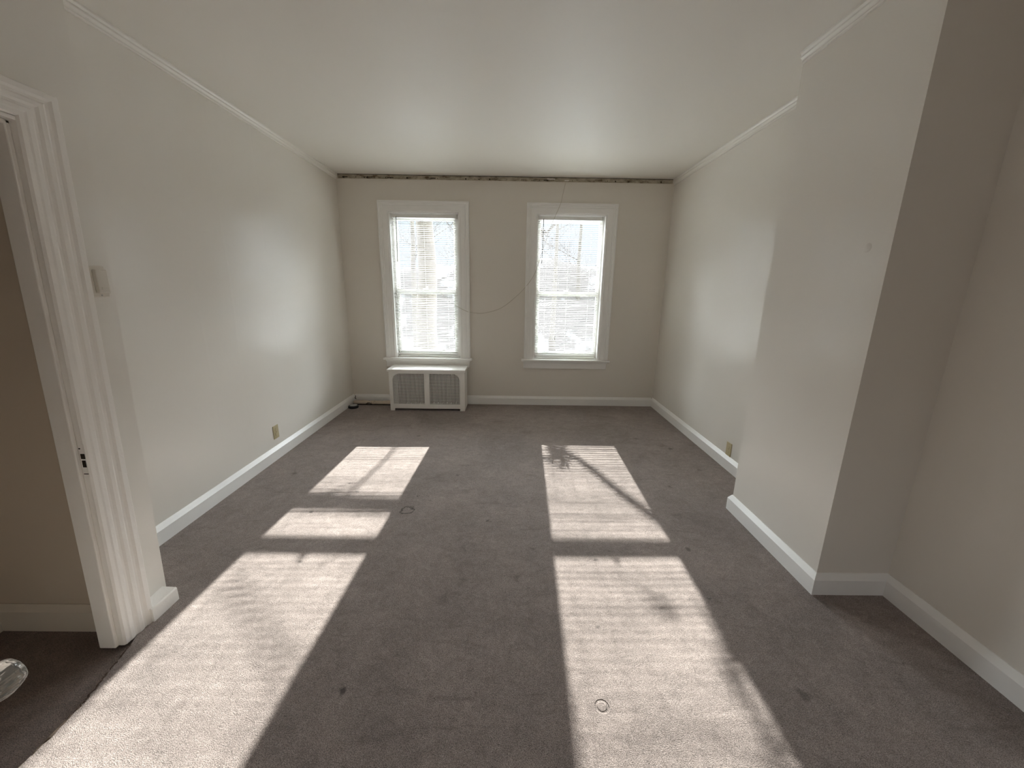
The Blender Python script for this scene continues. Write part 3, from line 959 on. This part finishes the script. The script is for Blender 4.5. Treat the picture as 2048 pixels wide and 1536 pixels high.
def snow_ground():
    M = bpy.data.materials.new('patchy_snow_ground'); M.use_nodes = True
    t = M.node_tree; b = t.nodes['Principled BSDF']; b.inputs['Roughness'].default_value = 0.9
    b.inputs['Specular IOR Level'].default_value = 0.1
    tc = t.nodes.new('ShaderNodeTexCoord')
    n = t.nodes.new('ShaderNodeTexNoise'); n.inputs['Scale'].default_value = 0.22; n.inputs['Detail'].default_value = 6; n.inputs['Roughness'].default_value = 0.65
    t.links.new(tc.outputs['Object'], n.inputs['Vector'])
    sp = t.nodes.new('ShaderNodeSeparateXYZ'); t.links.new(tc.outputs['Object'], sp.inputs[0])
    mr = t.nodes.new('ShaderNodeMapRange')     # open snowy yard near the house, leaf litter under the woods beyond
    for k_, x_ in zip(('From Min', 'From Max', 'To Min', 'To Max'), (20, 26.5, .40, -.05)): mr.inputs[k_].default_value = x_
    t.links.new(sp.outputs['Y'], mr.inputs['Value'])
    ad = t.nodes.new('ShaderNodeMath'); ad.operation = 'ADD'
    t.links.new(n.outputs['Fac'], ad.inputs[0]); t.links.new(mr.outputs['Result'], ad.inputs[1])
    last = ad.outputs[0]
    for (dx, dy, dz, dr) in ((2.2, 28.0, -2.5, 1.3), (5.0, 28.7, -1.7, 1.5), (-3.2, 28.6, -1.8, 1.0), (-7.4, 28.4, -2.0, 1.6)):   # drifts at the foot of the bank
        ds = t.nodes.new('ShaderNodeVectorMath'); ds.operation = 'DISTANCE'; ds.inputs[1].default_value = (dx, dy, dz)
        t.links.new(tc.outputs['Object'], ds.inputs[0])
        m2 = t.nodes.new('ShaderNodeMapRange')
        for k_, x_ in zip(('From Min', 'From Max', 'To Min', 'To Max'), (dr * .5, dr * 1.3, .10, 0)): m2.inputs[k_].default_value = x_
        t.links.new(ds.outputs['Value'], m2.inputs['Value'])
        a2 = t.nodes.new('ShaderNodeMath'); a2.operation = 'ADD'
        t.links.new(last, a2.inputs[0]); t.links.new(m2.outputs['Result'], a2.inputs[1]); last = a2.outputs[0]
    r = t.nodes.new('ShaderNodeValToRGB')
    r.color_ramp.elements[0].position = 0.50; r.color_ramp.elements[0].color = (0.115, 0.104, 0.094, 1)
    r.color_ramp.elements[1].position = 0.72; r.color_ramp.elements[1].color = (0.80, 0.82, 0.84, 1)
    t.links.new(last, r.inputs[0]); t.links.new(r.outputs[0], b.inputs['Base Color'])
    return M


struct('ground', bm, snow_ground(), 'hillside with patchy snow outside the windows', 'ground', smooth=True)


def tree(base, height, r0, label, seed, levels=4, lean=(0, 0), extra=None, spread=1.0, clear=0.35):
    rr = random.Random(seed)
    root = thing('bare_tree', base, label, 'tree', 'bare trees outside the windows')
    B = Vector(base)
    tr_pts = []
    nseg = 9
    for i in range(nseg + 1):
        s = i / nseg
        tr_pts.append(B + Vector((lean[0] * s + rr.uniform(-.06, .06) * (0 if i == 0 else 1), lean[1] * s + rr.uniform(-.06, .06) * (0 if i == 0 else 1), height * s)))
    trr = [r0 * (1.25 if i == 0 else 1 - .82 * i / nseg) for i in range(nseg + 1)]
    bm = bmesh.new(); tube(bm, tr_pts, trr, 12)
    child('trunk', bm, M_bark, root, smooth=True)
    bm = bmesh.new()

    def grow(p, d, length, r, lev):
        pts = [p]; q = p.copy(); dd = d.copy()
        for _ in range(4):
            dd = (dd + Vector((rr.uniform(-.22, .22), rr.uniform(-.22, .22), rr.uniform(-.12, .2)))).normalized()
            q = q + dd * length / 4
            pts.append(q)
        tube(bm, pts, [r * (1 - .17 * i) for i in range(5)], 5 if lev > 1 else 4, caps=False)
        if lev <= 0: return
        for _ in range(4 if lev > 1 else 5):
            k_ = rr.randint(1, 4)
            nd = (dd + Vector((rr.uniform(-1, 1), rr.uniform(-1, 1), rr.uniform(-.5, .8)))).normalized()
            grow(pts[k_], nd, length * rr.uniform(.45, .7), r * .5, lev - 1)
    for i in range(int(3 + height * .7)):
        s = rr.uniform(clear, .98)
        k_ = min(int(s * nseg), nseg - 1)
        p = tr_pts[k_].lerp(tr_pts[k_ + 1], s * nseg - k_)
        a = rr.uniform(0, 2 * math.pi)
        d = Vector((math.cos(a) * spread, math.sin(a) * spread, rr.uniform(.15, .8))).normalized()
        grow(p, d, (1 - s * .6) * height * .30, r0 * .32 * (1.1 - s), levels - 1)
    for pl_, rl in (extra or []):
        tube(bm, smooth_path(pl_, 4), [rl[0] + (rl[1] - rl[0]) * i / (4 * (len(pl_) - 1)) for i in range(4 * (len(pl_) - 1) + 1)], 8)
    child('branches', bm, M_twig, root)
    return root


hq = random.Random(19)
high_left, high_right = [], []
for _ in range(11):
    a0 = Vector((hq.uniform(-2.1, -0.9), 10 + hq.uniform(-.4, .4), hq.uniform(3.65, 5.2)))
    a1 = a0 + Vector((hq.uniform(.3, .9), hq.uniform(-.2, .2), hq.uniform(-.35, .45)))
    high_left.append(([a0, a0.lerp(a1, .5) + Vector((0, 0, hq.uniform(-.06, .06))), a1], (hq.uniform(.012, .020), .008)))
for _ in range(9):
    a0 = Vector((hq.uniform(1.0, 1.35), 9.2 + hq.uniform(-.2, .2), hq.uniform(3.5, 4.15)))
    a1 = a0 + Vector((hq.uniform(-.28, .1), hq.uniform(-.1, .1), hq.uniform(-.2, .2)))
    high_right.append(([a0, a0.lerp(a1, .5) + Vector((0, 0, .02)), a1], (.026, .012)))
# a big tree close to the left window; its low bough shades the left sun patch
tree((-2.16, 10.0, -3.1), 11.0, .35, 'thick tan tree trunk standing close outside the left window', 11, 3, (.25, 0), clear=.72,
     extra=[([(-2.08, 10.0, 3.30), (-1.5, 9.98, 3.44), (-0.9, 10.0, 3.49), (-0.2, 10.02, 3.54), (0.30, 10.05, 3.75)], (.080, .045)),
            ([(-0.95, 10.0, 3.49), (-0.86, 10.0, 3.1), (-0.92, 10.0, 2.75), (-0.86, 10.0, 2.4)], (.016, .008))] + high_left)
# a tree to the right whose drooping boughs cross the right sun patch
tw = []
q_ = random.Random(4)
for _ in range(16):
    a0 = Vector((0.60 + q_.uniform(-.05, .05), 9.0 + q_.uniform(-.1, .1), 2.60 + q_.uniform(-.05, .12)))
    a1 = a0 + Vector((q_.uniform(-.18, .14), q_.uniform(-.1, .1), q_.uniform(-.16, .14)))
    tw.append(([a0, a0.lerp(a1, .5) + Vector((0, 0, .02)), a1], (.030, .016)))
tree((2.75, 9.3, -3.1), 9.0, .18, 'slender bare tree just right of the right window, boughs drooping left', 23, 3, (-.1, 0), clear=.78,
     extra=[([(2.7, 9.2, 4.3), (2.0, 9.05, 3.75), (1.45, 9.0, 3.30), (1.10, 9.0, 3.02), (0.80, 9.0, 2.68), (0.58, 9.0, 2.56)], (.055, .020))] + tw + high_right)
tree((-5.2, 22.0, -2.5), 11, .20, 'bare tree farther out behind the big trunk, left window', 31, 4)
tree((-3.6, 27.0, -2.0), 12, .20, 'bare tree on the hillside right of the big trunk, left window', 37, 4)
tree((2.6, 24.0, -2.3), 11, .18, 'bare tree on the snowy slope, middle of the right window', 41, 4)
tree((5.0, 30.0, -1.8), 12, .20, 'bare tree high on the slope at the right side of the right window', 43, 4)
